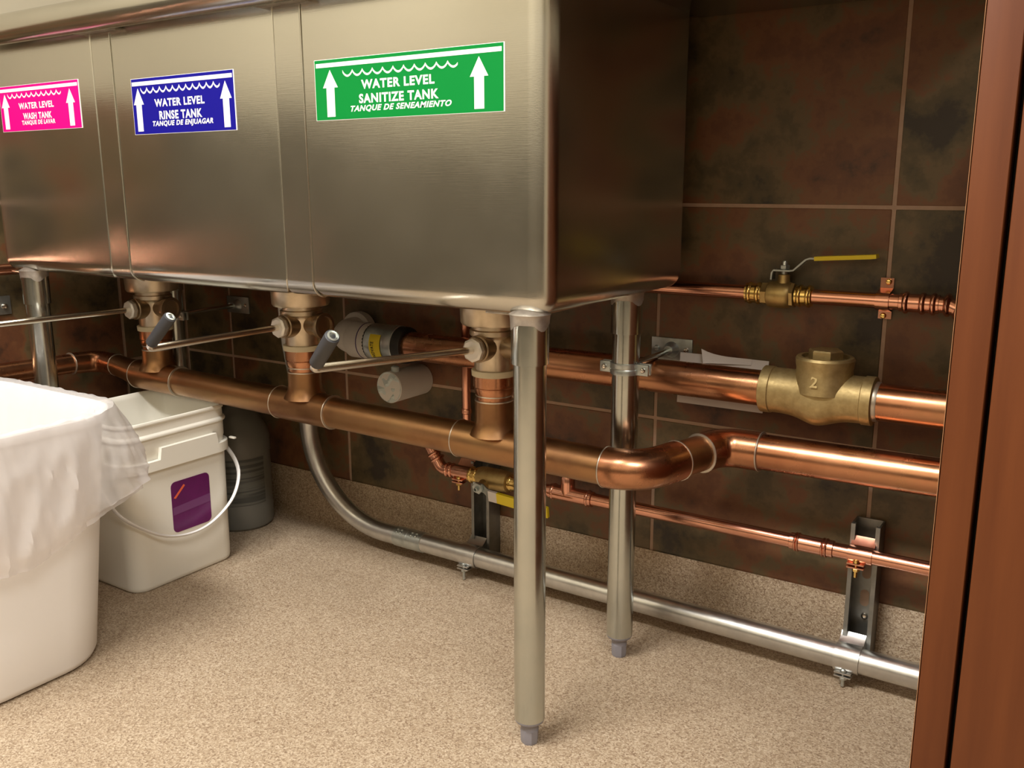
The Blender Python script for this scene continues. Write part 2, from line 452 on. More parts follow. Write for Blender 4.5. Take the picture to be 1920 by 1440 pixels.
LEGS = [(0.0, 0.0), (-0.006, 0.278), (-1.094, 0.0), (-1.066, 0.275)]
for lx, ly in LEGS:
    m = MB(); m.lathe([(0.0195, 0.036), (0.0207, 0.0375), (0.0207, 0.56)], (lx, ly, 0), (0, 0, 1), 32)
    leg = m.build('leg', M['galv'], sink)
    m = MB(); m.lathe([(0.0218, 0.524), (0.0236, 0.5245), (0.0238, 0.58), (0.0238, 0.583)], (lx, ly, 0), (0, 0, 1), 32)
    m.build('leg_socket', M['galv'], leg)
    # scalloped welded collar
    R = []
    for rr, zf in ((0.0241, 0), (0.0245, 0.4), (0.0250, 0.8), (0.0262, 1.0), (0.0200, 1.7)):
        R.append([(lx + rr * math.cos(2 * PI * k / 32), ly + 0.012 * max(0, zf - 1) + rr * math.sin(2 * PI * k / 32),
                   (0.5745 - 0.008 * max(0, math.cos(2 * PI * k / 32 * 3 + 0.9))) * max(0, 1 - zf) + 0.5865 * min(zf, 1) + 0.010 * max(0, zf - 1)) for k in range(32)])
    m = MB(); m.rings(R); m.build('weld_collar', M['weld'], leg)
    m = MB()
    m.lathe([(0.0195, 0.0395), (0.0203, 0.036), (0.0192, 0.0335), (0.0135, 0.0305), (0.0124, 0.029), (0.0120, 0.021), (0.0122, 0.0205)], (lx, ly, 0), (0, 0, 1), 24)
    m.lathe([(0.0128, 0.0205), (0.0122, 0.004), (0.0108, 0.0)], (lx, ly, 0), (0.0, 0, 1), 8)
    m.build('bullet_foot', M['foot'], leg, None, 30)
# small bright mounting plate where the left end leg meets the bowl
MB().box(-1.150, -1.098, -0.012, 0.03, 0.5795, 0.585, 0.001).build('mounting_plate', M['chrome'], sink)
MB().box(-0.070, -0.024, 0.004, 0.03, 0.5815, 0.585, 0.001).build('mounting_plate', M['weld'], sink)

# ------------------------------------------------------------------ level signs
def sign(x0, x1, z0, z1, mat, label, lines, la, ra, wave, aw):
    t = thing('level_sign', label, 'sign', ((x0 + x1) / 2, YF, (z0 + z1) / 2), None)
    W, H = x1 - x0, z1 - z0
    y = YF - 0.0003
    F = lambda u, v, th: Vector((x0 + u * W, y - th, z0 + v * H))
    MB().box(x0 - 0.0008, x1 + 0.0016, YF - 0.0007, YF + 0.0001, z0 - 0.0006, z1 + 0.0006).build('backing', M['white'], t)
    MB().box(x0, x1, YF - 0.0009, YF, z0, z1).build('colour_field', M[mat], t)
    y = YF - 0.0007
    m = MB(); m.poly([(0.008, 0.875), (0.992, 0.875), (0.992, 0.945), (0.008, 0.945)], F, 0.0004); m.build('level_bar', M['white'], t)
    for c in (la, ra):
        m = MB(); m.poly([(c - aw * 0.27, 0.05), (c + aw * 0.27, 0.05), (c + aw * 0.27, 0.535), (c + aw / 2, 0.535), (c, 0.83), (c - aw / 2, 0.535), (c - aw * 0.27, 0.535)], F, 0.0004)
        m.build('arrow', M['white'], t)
    u0, u1, n = wave; v0 = 0.79 if mat == 'green' else 0.82; A = 0.085
    up, lo = [], []
    for i in range(n):
        for k in range(8):
            s_ = k / 8; u = u0 + (u1 - u0) * (i + s_) / n
            d = -A * (math.sin(PI * s_)) ** 0.8
            up.append((u, v0 + d + 0.022)); lo.append((u, v0 + d * 0.85 - 0.026))
    m = MB()
    for i in range(len(up) - 1):
        m.bm.faces.new([m.bm.verts.new(F(*p, 0.0004)) for p in (lo[i], lo[i + 1], up[i + 1], up[i])])
    m.build('wave_line', M['wave_tint' if mat == 'green' else 'white'], t)
    for txt, a, b, c, d, sh in lines:
        m = MB(); text_into(m, txt, a, b, c, d, F, sh); m.build('lettering', M['white'], t)
    return t
sign(-0.3255, -0.0235, 0.8255, 0.9015, 'green', 'green sign reading WATER LEVEL SANITIZE TANK on the right bowl',
     [('WATER LEVEL', 0.27, 0.665, 0.475, 0.625, 0), ('SANITIZE TANK', 0.255, 0.685, 0.245, 0.40, 0), ('TANQUE DE SENEAMIENTO', 0.205, 0.75, 0.10, 0.215, 0.3)],
     0.09, 0.885, (0.165, 0.79, 11), 0.088)
sign(-0.7225, -0.487, 0.8190, 0.9015, 'blue', 'blue sign reading WATER LEVEL RINSE TANK on the middle bowl',
     [('WATER LEVEL', 0.23, 0.725, 0.475, 0.615, 0), ('RINSE TANK', 0.27, 0.695, 0.245, 0.40, 0), ('TANQUE DE ENJUAGAR', 0.195, 0.795, 0.105, 0.225, 0.22)],
     0.065, 0.925, (0.095, 0.885, 12), 0.105)
sign(-1.105, -0.864, 0.8345, 0.9105, 'pink', 'magenta sign reading WATER LEVEL WASH TANK on the left bowl',
     [('WATER LEVEL', 0.245, 0.69, 0.475, 0.615, 0), ('WASH TANK', 0.29, 0.655, 0.245, 0.39, 0), ('TANQUE DE LAVAR', 0.265, 0.69, 0.11, 0.225, 0.05)],
     0.07, 0.895, (0.11, 0.80, 11), 0.105)

# ------------------------------------------------------------------ lever drain valves
VY = 0.185
def valve(x, elbow, tip, label):
    t = thing('drain_valve', label, 'valve', (x, VY, 0.458), 'lever drain valves under the sink')
    m = MB(); m.lathe([(0.030, 0.584), (0.0505, 0.582), (0.0515, 0.574), (0.0500, 0.5395), (0.0475, 0.536), (0.036, 0.5345)], (x, VY, 0), (0, 0, 1), 40)
    m.build('flange', M['nickel'], t)
    m = MB(); m.lathe([(0.033, 0.5355), (0.033, 0.529), (0.0365, 0.5275), (0.0365, 0.5205), (0.032, 0.5165), (0.0298, 0.512), (0.0298, 0.4665)], (x, VY, 0), (0, 0, 1), 40)
    body = m.build('valve_body', M['nickel'], t)
    m = MB(); m.lathe([(0.034, 0.4665), (0.0345, 0.4655), (0.034, 0.4575), (0.03, 0.4570)], (x, VY, 0), (0, 0, 1), 36)
    m.build('gasket_ring', M['cream'], t)
    m = MB(); m.lathe([(0.0205, 0.0), (0.0205, 0.030), (0.0185, 0.0315), (0.0185, 0.035)], (x, VY - 0.013, 0.503), (0, -1, 0), 32)
    hub = m.build('stem_hub', M['nickel_dark'], t)
    m = MB(); m.lathe([(0.0165, 0.0), (0.0178, 0.002), (0.0178, 0.009), (0.0145, 0.0115)], (x, VY - 0.047, 0.503), (0, -1, 0), 8)
    m.build('stem_nut', M['nut'], hub)
    m = MB(); m.lathe([(0.019, 0.01), (0.019, 0.045), (0.0225, 0.046), (0.0235, 0.052), (0.0225, 0.056), (0.017, 0.057), (0.016, 0.052)], (x, VY, 0.503), (1, 0, 0), 32)
    m.build('side_port', M['nickel_dark'], t)
    e = Vector(elbow); tp = Vector(tip); s0 = Vector((x, VY - 0.05, 0.503))
    d = (tp - e).normalized()
    m = MB(); m.tube(fillet([s0, e, e + d * 0.03], 0.010, 8), 0.0056, 16)
    rod = m.build('lever_rod', M['chrome'], t)
    L = (tp - e).length
    m = MB(); m.tube([e + d * 0.011, e + d * 0.013, e + d * (L - 0.003), e + d * (L - 0.001), e + d * L], [0.0075, 0.0088, 0.0092, 0.0088, 0.007], 24)
    m.build('lever_grip', M['grip'], rod)
    m = MB(); m.lathe([(0.0068, 0), (0.0068, 0.0008), (0.0045, 0.0012), (0.003, -0.001)], e + d * L, d, 20)
    m.build('grip_end', M['zinc'], rod)
    return t
valve(-0.182, (-0.182, -0.190, 0.530), (-0.1318, -0.2064, 0.5759), 'lever drain valve under the right bowl beside the front right leg')
valve(-0.590, (-0.590, -0.125, 0.505), (-0.5389, -0.1187, 0.5560), 'lever drain valve under the middle bowl, in front of the white elbow')
valve(-1.005, (-1.005, -0.165, 0.508), (-0.953, -0.168, 0.556), 'lever drain valve under the left bowl, above the white pail')

# ------------------------------------------------------------------ copper drain line
drain = thing('drain_pipe', 'thick aged copper drain line with three tees running below the sink valves', 'pipe', (-0.5, VY, 0.33))
ZD = lambda x: 0.3435 - (x) * 0.0155
def seg(name, a, b, r, mat, parent, sg=32):
    m = MB(); m.tube([a, b], r, sg); return m.build(name, M[mat], parent)
VX = (-1.005, -0.590, -0.182)
for x in VX:
    m = MB()
    h = 0.066
    m.tube([(x - h, VY, ZD(x - h)), (x + h, VY, ZD(x + h))], 0.0296, 36)
    # branch, flaring into the run
    zt = 0.4185; zr = ZD(x)
    m.lathe([(0.0385, zr + 0.018), (0.0345, zr + 0.0255), (0.0310, zr + 0.033), (0.0296, zr + 0.043), (0.0296, zt)], (x, VY, 0), (0, 0, 1), 36)
    tee = m.build('tee_fitting', M['copper_old'], drain)
    for xx in (x - h, x + h): ring_weld(tee, (xx, VY, ZD(xx)), (1, 0, 0), 0.0296)
    ring_weld(tee, (x, VY, zt), (0, 0, 1), 0.0292)
    m = MB(); m.lathe([(0.0272, zt - 0.004), (0.0272, 0.4245), (0.0285, 0.4290), (0.0300, 0.4325), (0.0300, 0.4385), (0.0318, 0.4405), (0.0318, 0.4575)], (x, VY, 0), (0, 0, 1), 36)
    ad = m.build('threaded_adapter', M['copper_mid'], drain)
    ring_weld(ad, (x, VY, 0.4265), (0, 0, 1), 0.0278)
for a, b in ((VX[0] + 0.066, VX[1] - 0.066), (VX[1] + 0.066, VX[2] - 0.066), (VX[2] + 0.066, 0.006)):
    seg('pipe_section', (a - 0.004, VY, ZD(a)), (b + 0.004, VY, ZD(b)), 0.0270, 'copper_old', drain)
# right end: two elbows back to the wall, then on towards the cabinet
P = [Vector((0.0, VY, ZD(0))), Vector((0.062, VY, ZD(0.05))), Vector((0.118, 0.368, 0.3465)), Vector((0.4955, 0.372, 0.3495))]
d1 = (P[2] - P[1]).normalized()
e1 = fillet([P[0], P[1], P[1] + d1 * 0.085], 0.062, 14)
m = MB(); m.tube([Vector((0.012, VY, ZD(0)))] + e1[1:-1] + [P[1] + d1 * 0.085], 0.0296, 36); el = m.build('elbow', M['copper_mid'], drain)
ring_weld(el, (0.013, VY, ZD(0)), (1, 0, 0), 0.0296)
ring_weld(el, P[1] + d1 * 0.085, d1, 0.0296)
seg('pipe_section', P[1] + d1 * 0.08, P[1] + d1 * 0.145, 0.0270, 'copper_old', drain)
e2 = fillet([P[1] + d1 * 0.138, P[2], Vector((0.178, 0.3685, 0.347))], 0.04, 12)
m = MB(); m.tube(e2, 0.0296, 36); el = m.build('elbow', M['copper_mid'], drain)
ring_weld(el, e2[0], d1, 0.0296); ring_weld(el, e2[-1], (1, 0, 0), 0.0296)
seg('pipe_section', (0.174, 0.3685, 0.347), P[3], 0.0270, 'copper_mid', drain)
# left end: reducer, elbow, small line along the left wall
zl = ZD(-1.19) + 0.008
m = MB(); m.tube([(VX[0] - 0.064, VY, ZD(-1.07)), (VX[0] - 0.075, VY, ZD(-1.08) + .001), (VX[0] - 0.105, VY, ZD(-1.11) + .004), (-1.145, VY, zl)], [0.0285, 0.0275, 0.0232, 0.0224], 32)
m.build('reducer', M['copper_old'], drain)
e3 = fillet([(-1.145, VY, zl), (-1.213, VY, zl + 0.003), (-1.213, VY - 0.062, zl + 0.006)], 0.034, 12)
m = MB(); m.tube(e3, 0.0226, 32); el = m.build('elbow', M['copper_mid'], drain)
ring_weld(el, e3[0], (1, 0, 0), 0.0226); ring_weld(el, e3[-1], (0, 1, 0), 0.0226)
seg('pipe_section', (-1.213, VY - 0.058, zl + 0.006), (-1.213, -0.75, zl + 0.03), 0.0206, 'copper_mid', drain)

# ------------------------------------------------------------------ upper waste line with check valve
UY, UZ = 0.385, 0.441
up = thing('waste_pipe', 'thick copper pipe running from the banded coupling to the bronze check valve', 'pipe', (-0.17, UY, UZ))
seg('pipe_section', (-0.53, UY, UZ), (0.176, UY, UZ), 0.0270, 'copper_mid', up, 40)
ring_weld(up, (0.1725, UY, UZ), (1, 0, 0), 0.0275)
up2 = thing('waste_pipe', 'short thick copper pipe between the bronze check valve and the cabinet', 'pipe', (0.41, UY, UZ))
seg('pipe_section', (0.326, UY, UZ), (0.4955, UY, UZ), 0.0270, 'copper_mid', up2, 40)
MB().lathe([(0.0275, 0), (0.0285, 0.001), (0.0285, 0.006), (0.0275, 0.009)], (0.328, UY, UZ), (1, 0, 0), 32).build('solder_joint', M['solder'], up2)
cv = thing('check_valve', 'cast bronze check valve with hex cap on the upper copper pipe', 'valve', (0.25, UY, UZ))
x0 = 0.171; x1 = 0.331; R = []
for s_ in [0, 0.006, 0.02, 0.05, 0.09, 0.098, 0.106, 0.115] + [0.13 + 0.74 * k / 30 for k in range(31)] + [0.885, 0.894, 0.902, 0.91, 0.95, 0.98, 0.994, 1.0]:
    x = x0 + (x1 - x0) * s_
    g = math.exp(-((s_ - 0.52) / 0.17) ** 2)
    base = 0.0335
    if s_ < 0.10 or s_ > 0.90: base = 0.0350
    if s_ in (0.0, 1.0): base = 0.0335
    if s_ in (0.098, 0.902): base = 0.0335
    ring = []
    for q in range(40):
        a = 2 * PI * q / 40
        low = max(0, -math.sin(a)); fr = abs(math.cos(a))
        rr = base + g * (0.0105 * low + 0.004 * fr)
        ring.append((x, UY - math.cos(a) * rr, UZ + math.sin(a) * rr))
    R.append(ring)
m = MB(); m.rings(R)
bx = 0.2585
m.lathe([(0.0425, UZ + 0.006), (0.0415, UZ + 0.018), (0.0402, UZ + 0.028), (0.0392, UZ + 0.040), (0.0405, UZ + 0.047), (0.0412, UZ + 0.054), (0.0392, UZ + 0.0575), (0.0330, UZ + 0.0575), (0.0318, UZ + 0.046)], (bx, UY, 0), (0, 0, 1), 40)
m.build('valve_body', M['bronze'], cv)
m = MB(); m.lathe([(0.0312, UZ + 0.046), (0.0312, UZ + 0.0520), (0.0300, UZ + 0.0530), (0.0225, UZ + 0.0530)], (bx, UY, 0), (0, 0, 1), 32)
capn = m.build('bonnet_cap', M['bronze'], cv)
m = MB(); m.lathe([(0.0245, UZ + 0.050), (0.0245, UZ + 0.0655), (0.0225, UZ + 0.0675)], (bx, UY, 0), (0, 0, 1), 6); m.build('hex_head', M['bronze'], capn)
m = MB(); text_into(m, '2', bx - 0.008, bx + 0.002, UZ + 0.019, UZ + 0.034, lambda a, b, th: Vector((a, UY - 0.0418 + (b - UZ - 0.025) * 0.35 - th, b)), 0, 0.02)
m.build('raised_size_mark', M['bronze'], cv)

# ------------------------------------------------------------------ white elbow, banded coupling, capped stub
pv = thing('pipe_elbow', 'white plastic elbow fixed to the wall left of the banded coupling', 'pipe fitting', (-0.65, UY, UZ))
m = MB(); m.tube(fillet([(-0.598, UY, UZ), (-0.690, UY, UZ + 0.004), (-0.690, 0.449, UZ + 0.006)], 0.036, 12), 0.0315, 32)
m.lathe([(0.0335, 0), (0.0352, 0.003), (0.0352, 0.052), (0.033, 0.055)], (-0.655, UY, UZ), (1, 0, 0), 32)
m.lathe([(0.036, 0.0), (0.040, 0.003), (0.040, 0.02), (0.037, 0.022)], (-0.690, 0.449, UZ + 0.006), (0, -1, 0), 32)
m.build('elbow_body', M['pvc'], pv)
m = MB(); m.lathe([(0.035, 0), (0.0358, 0.0005), (0.0358, 0.002), (0.035, 0.0025)], (-0.621, UY, UZ), (1, 0, 0), 32); m.build('primer_line', M['purple_line'], pv)
cp = thing('pipe_coupling', 'steel banded black rubber coupling with a yellow label', 'coupling', (-0.55, UY, UZ))
m = MB(); m.lathe([(0.027, 0), (0.0345, 0.001), (0.0352, 0.004), (0.0352, 0.09), (0.0335, 0.0935), (0.027, 0.094)], (-0.608, UY, UZ), (1, 0, 0), 36); m.build('rubber_sleeve', M['rubber'], cp)
m = MB(); m.lathe([(0.0352, 0), (0.0364, 0.001), (0.0364, 0.016), (0.0358, 0.018), (0.0358, 0.048), (0.0364, 0.05), (0.0364, 0.066), (0.0352, 0.067)], (-0.601, UY, UZ), (1, 0, 0), 36); sh = m.build('steel_shield', M['zinc'], cp)
m = MB()
R = []
for x in (-0.585, -0.558):
    R.append([(x, UY - math.cos(a) * 0.0368, UZ + math.sin(a) * 0.0368) for a in [(-0.75 + 1.35 * k / 16) for k in range(17)]])
m.rings(R, False, False, False); yl = m.build('yellow_label', M['yellow'], sh)
m = MB(); text_into(m, 'INNOVATE', -0.9, 0.2, -0.581, -0.573, lambda a, b, th: Vector((b * -1 - 1.154 if False else (-0.581 + (-0.573 - b)), UY - math.cos(a) * 0.0372, UZ + math.sin(a) * 0.0372)), 0, 0.02)
m.build('label_print', M['ink'], yl)
st = thing('capped_pipe', 'white plastic pipe stub with a film covered end sticking out of the wall', 'pipe', (-0.54, 0.40, 0.362))
sx, sz = -0.541, 0.3625
m = MB(); m.lathe([(0.029, 0), (0.0305, 0.0015), (0.0305, 0.096), (0.0295, 0.096)], (sx, 0.353, sz), (0, 1, 0), 36); m.build('pipe_section', M['pvc'], st)
R = []
for k in range(6):
    rr = 0.0295 * (1 - k / 5.5)
    R.append([(sx + rr * math.cos(2 * PI * q / 28), 0.3525 + (0 if k == 0 else 0.008 * (mn.noise(Vector((sx + rr * math.cos(2 * PI * q / 28), 0, rr * math.sin(2 * PI * q / 28))) * 75) ) + 0.001), sz + rr * math.sin(2 * PI * q / 28)) for q in range(28)])
m = MB(); m.rings(R, True, False, True); m.build('crinkled_film', M['film'], st, None, 20)
m = MB(); m.lathe([(0.006, 0), (0.008, 0.001), (0.008, 0.010), (0.004, 0.012)], (sx + 0.004, 0.368, sz + 0.028), (0, 0, 1), 12); m.build('film_knot', M['film'], st)

# ------------------------------------------------------------------ upper small water line
SY, SZ = 0.430, 0.5775
def bead(m, p, axis, r, w=0.004, h=0.0028):
    m.lathe([(r, -w), (r + h * 0.8, -w * 0.5), (r + h, 0), (r + h * 0.8, w * 0.5), (r, w)], p, axis, 24)
ws = thing('water_pipe', 'bright copper water pipe on the wall above the check valve', 'pipe', (-0.4, SY, SZ))
m = MB(); m.tube(fillet([(-1.236, -0.75, SZ + 0.004), (-1.236, SY, SZ), (0.125, SY, SZ)], 0.02, 8), 0.0111, 24); m.build('pipe_section', M['copper_new'], ws)
seg('pipe_section', (0.218, SY, SZ), (0.398, SY, SZ), 0.0111, 'copper_new', ws, 24)
m = MB(); m.lathe([(0.0111, 0), (0.0130, 0.001), (0.0130, 0.052), (0.0111, 0.053)], (0.343, SY, SZ), (1, 0, 0), 24)
for x in (0.352, 0.374, 0.388): bead(m, (x, SY, SZ), (1, 0, 0), 0.013)
m.build('press_coupling', M['copper_new'], ws)
ep = fillet([(0.392, SY, SZ), (0.408, SY - 0.002, SZ), (0.44, SY - 0.01, SZ - 0.012), (0.4955, SY - 0.01, SZ - 0.018)], [0.03, 0.03], 5)
m = MB(); m.tube(ep, 0.0115, 24); bead(m, (0.406, SY, SZ), (1, 0, 0), 0.0125, 0.005, 0.004); bead(m, (0.420, SY - 0.003, SZ - 0.004), (1, 0, -0.3), 0.0122, 0.004, 0.003)
m.build('press_elbow', M['copper_new'], ws)
bv = thing('ball_valve', 'brass ball valve with raised yellow lever on the upper water pipe', 'valve', (0.175, SY, SZ))
m = MB()
m.lathe([(0.0115, 0), (0.0150, 0.001), (0.0150, 0.0255), (0.0115, 0.026)], (0.121, SY, SZ), (1, 0, 0), 24)
for x in (0.128, 0.141): bead(m, (x, SY, SZ), (1, 0, 0), 0.0142)
m.build('press_end', M['brass'], bv)
m = MB()
m.lathe([(0.0115, 0), (0.0150, 0.001), (0.0150, 0.0245), (0.0115, 0.026)], (0.197, SY, SZ), (1, 0, 0), 24)
for x in (0.204, 0.217): bead(m, (x, SY, SZ), (1, 0, 0), 0.0142)
m.build('press_end', M['brass'], bv)
m = MB()
m.lathe([(0.014, 0), (0.0175, 0.001), (0.0175, 0.010)], (0.146, SY, SZ), (1, 0, 0), 6)
m.lathe([(0.016, 0.0), (0.019, 0.002), (0.0205, 0.010), (0.0205, 0.026), (0.019, 0.034), (0.017, 0.036)], (0.155, SY, SZ), (1, 0, 0), 28)
m.lathe([(0.0165, 0), (0.0190, 0.001), (0.0190, 0.006)], (0.190, SY, SZ), (1, 0, 0), 6)
m.lathe([(0.011, 0.014), (0.009, 0.022), (0.0085, 0.030), (0.006, 0.031)], (0.178, SY, SZ), (0, 0, 1), 20)
m.build('valve_body', M['brass_cast'], bv)
m = MB(); m.lathe([(0.0045, 0.028), (0.0045, 0.048), (0.0035, 0.0505)], (0.178, SY, SZ), (0, 0, 1), 12); hexnut(m, (0.178, SY, SZ + 0.0385), (0, 0, 1), 0.0075, 0.006)
m.build('stem', M['zinc'], bv)
def strip(m, path, wdt, th, axis=Vector((0, 1, 0))):
    path = [Vector(p) for p in path]; R = []
    for i, p in enumerate(path):
        t = (path[min(i + 1, len(path) - 1)] - path[max(0, i - 1)]).normalized()
        n = t.cross(axis).normalized()
        R.append([p + axis * wdt / 2 + n * th / 2, p - axis * wdt / 2 + n * th / 2, p - axis * wdt / 2 - n * th / 2, p + axis * wdt / 2 - n * th / 2])
    m.rings(R)
hz = SZ + 0.0365
m = MB(); strip(m, [(0.1605, SY, hz - 0.014), (0.1612, SY, hz - 0.004), (0.1635, SY, hz), (0.187, SY, hz), (0.193, SY, hz + 0.001), (0.2105, SY, hz + 0.0175), (0.216, SY, hz + 0.0195), (0.240, SY, hz + 0.020)], 0.016, 0.0024)
lv = m.build('lever', M['zinc'], bv)
m = MB(); strip(m, [(0.223, SY, hz + 0.0195), (0.26, SY, hz + 0.0222), (0.302, SY, hz + 0.0252), (0.309, SY, hz + 0.0262)], 0.019, 0.0058); m.build('lever_grip', M['yellow'], lv)
ps = thing('pipe_strap', 'copper two-hole strap screwed over the upper water pipe', 'strap', (0.321, 0.445, SZ))
xs0, xs1 = 0.3125, 0.3305
prs = [(0.4485, 0.600 + 0.009), (0.4485, SZ + 0.017)] + [(SY - 0.0125 * math.cos(a), SZ + 0.0125 * math.sin(a)) for a in [1.45 - 2.9 * k / 10 for k in range(11)]] + [(0.4485, SZ - 0.017), (0.4485, 0.550)]
m = MB(); R = []
for x in (xs0, xs1):
    R.append([(x, y, z) for y, z in prs] + [(x, y - (0.0014 if abs(z - SZ) > 0.014 else 0.0) - (0.0014 if y < 0.43 else 0.0004), z) for y, z in reversed(prs)])
m.rings(R); m.build('strap_band', M['copper_new'], ps)
screw(ps, (0.3235, 0.447, 0.6035), (0, -1, 0), 0.0045, 'brass'); screw(ps, (0.3195, 0.447, 0.5545), (0, -1, 0), 0.0045, 'brass')

# ------------------------------------------------------------------ lower small water line, its ball valve
LY, LZ = 0.397, 0.2055
wl = thing('water_pipe', 'thin copper water pipe clamped to the wall struts near the floor', 'pipe', (0.0, LY, LZ))
seg('pipe_section', (-0.275, LY, LZ), (0.4955, LY, LZ), 0.0111, 'copper_new', wl, 24)
seg('pipe_section', (-0.425, LY, LZ), (-0.375, LY, LZ), 0.0111, 'copper_new', wl, 24)
m = MB(); m.lathe([(0.0111, 0), (0.0130, 0.001), (0.0130, 0.065), (0.0111, 0.066)], (0.222, LY, LZ), (1, 0, 0), 24)
for x in (0.231, 0.235, 0.272, 0.277): bead(m, (x, LY, LZ), (1, 0, 0), 0.0128, 0.0022, 0.002)
m.build('press_coupling', M['copper_new'], wl)
m = MB(); m.tube(fillet([(-0.418, LY, LZ), (-0.452, LY, LZ), (-0.486, LY + 0.003, LZ + 0.045), (-0.486, LY + 0.006, LZ + 0.078)], [0.02, 0.02], 6), 0.0118, 24)
for p, a in (((-0.426, LY, LZ), (1, 0, 0)), ((-0.436, LY, LZ), (1, 0, 0)), ((-0.463, LY + 0.001, LZ + 0.017), (-0.58, 0, 0.8)), ((-0.470, LY + 0.001, LZ + 0.026), (-0.58, 0, 0.8))): bead(m, p, a, 0.0125, 0.003, 0.0024)
m.build('press_elbow', M['copper_new'], wl)
m = MB(); m.lathe([(0.0113, 0), (0.0135, 0.001), (0.0135, 0.086), (0.0113, 0.087)], (-0.208, LY, LZ), (1, 0, 0), 24)
m.lathe([(0.0135, 0.0), (0.0125, 0.02), (0.0125, 0.032), (0.0111, 0.034), (0.0111, 0.09)], (-0.172, LY, LZ), (0, 0, 1), 24)
for x in (-0.200, -0.130): bead(m, (x, LY, LZ), (1, 0, 0), 0.0132, 0.003, 0.0022)
m.build('tee_fitting', M['copper_new'], wl)
riser = thing('riser_pipe', 'thin vertical copper pipe on the wall behind the upper copper pipe', 'pipe', (-0.418, 0.432, 0.30))
m = MB(); m.tube([(-0.418, 0.434, 0.27), (-0.418, 0.434, 0.58)], 0.0088, 20)
for z in (0.315, 0.318): bead(m, (-0.418, 0.434, z), (0, 0, 1), 0.0092, 0.004, 0.0018)
m.build('pipe_section', M['copper_new'], riser)
m = MB(); bead(m, (-0.418, 0.434, 0.545), (0, 0, 1), 0.0092, 0.005, 0.002); bead(m, (-0.418, 0.434, 0.530), (0, 0, 1), 0.0092, 0.003, 0.0015); m.build('press_collar', M['copper_new'], riser)
b2 = thing('ball_valve', 'brass ball valve with a flat yellow lever half hidden behind the front leg', 'valve', (-0.33, LY, LZ))
for xa, xb in ((-0.383, -0.362), (-0.294, -0.272)):
    m = MB(); m.lathe([(0.0115, 0), (0.0150, 0.001), (0.0150, xb - xa - 0.001), (0.0115, xb - xa)], (xa, LY, LZ), (1, 0, 0), 24)
    for x in (xa + 0.005, xb - 0.005): bead(m, (x, LY, LZ), (1, 0, 0), 0.0142, 0.003, 0.0022)
    m.build('press_end', M['brass'], b2)
m = MB()
m.lathe([(0.015, 0.0), (0.019, 0.002), (0.0205, 0.012), (0.0205, 0.055), (0.019, 0.066), (0.015, 0.068)], (-0.362, LY, LZ), (1, 0, 0), 28)
m.lathe([(0.011, 0.015), (0.0095, 0.024), (0.0085, 0.030)], (-0.340, LY, LZ - 0.004), (0, -1, -0.15), 20)
m.build('valve_body', M['brass_cast'], b2)
m = MB(); hexnut(m, (-0.340, LY - 0.034, LZ - 0.008), (0, -1, -0.15), 0.0115, 0.007); m.lathe([(0.0045, 0), (0.0045, 0.012), (0.003, 0.0125), (0.0025, 0.008)], (-0.340, LY - 0.034, LZ - 0.008), (0, -1, -0.15), 12)
m.build('stem_nut', M['zinc'], b2)
AX2 = Vector((0, -0.15, 1)).normalized()
m = MB(); strip(m, [(-0.352, LY - 0.034, LZ - 0.0075), (-0.330, LY - 0.034, LZ - 0.0085), (-0.316, LY - 0.043, LZ - 0.0105), (-0.296, LY - 0.052, LZ - 0.013)], 0.017, 0.0024, AX2); lv = m.build('lever', M['zinc'], b2)
m = MB(); strip(m, [(-0.305, LY - 0.0525, LZ - 0.0120), (-0.286, LY - 0.0535, LZ - 0.0125)], 0.020, 0.0055, AX2); m.build('white_sticker', M['paper'], lv)
m = MB(); strip(m, [(-0.286, LY - 0.0535, LZ - 0.0125), (-0.22, LY - 0.055, LZ - 0.016), (-0.185, LY - 0.055, LZ - 0.018), (-0.179, LY - 0.055, LZ - 0.0185)], 0.0195, 0.0060, AX2); m.build('lever_grip', M['yellow'], lv)

# ------------------------------------------------------------------ struts and clamps
def strut(xc, z0, z1, label):
    t = thing('strut_channel', label, 'channel', (xc, 0.43, z0))
    hw = 0.0206; yb = 0.4455; yf = 0.4085; th = 0.0026; lip = 0.0062; rt = 0.006
    sec = [(-hw, yb), (hw, yb), (hw, yf), (hw - lip, yf), (hw - lip, yf + rt), (hw - lip + th, yf + rt), (hw - lip + th, yf + th), (hw - th, yf + th), (hw - th, yb - th),
           (-hw + th, yb - th), (-hw + th, yf + th), (-hw + lip - th, yf + th), (-hw + lip - th, yf + rt), (-hw + lip, yf + rt), (-hw + lip, yf), (-hw, yf)]
    m = MB(); m.rings([[(xc + a, b, z) for a, b in sec] for z in (z0, z1)])
    m.build('channel', M['strut'], t, None, 25)
    # slotted holes in the back web, shown as the openings' dark wall behind a proud rim
    for k, zc in enumerate((z1 - 0.083, z1 - 0.128)):
        if zc < z0 + 0.05: continue
        pts = rrect(xc, zc, 0.0065, 0.0135, 0.0065, 5)
        m = MB(); m.rings([[(a, yb - th - 0.0003, b) for a, b in pts]], True, False, True)
        m.build('slot', M['grout'], t)
    screw(t, (xc + 0.002, yb - th, z0 + 0.060), (0, -1, 0), 0.0052, 'chrome', 'anchor_bolt')
    return t
strut(0.3275, 0.030, 0.2475, 'slotted grey steel strut channel on the wall beside the cabinet')
strut(-0.3705, 0.030, 0.2265, 'grey steel strut channel on the wall behind the front leg')
CY, CZ = 0.3885, 0.0455
cz = lambda x: 0.0470 - 0.006 * (x + 0.5)
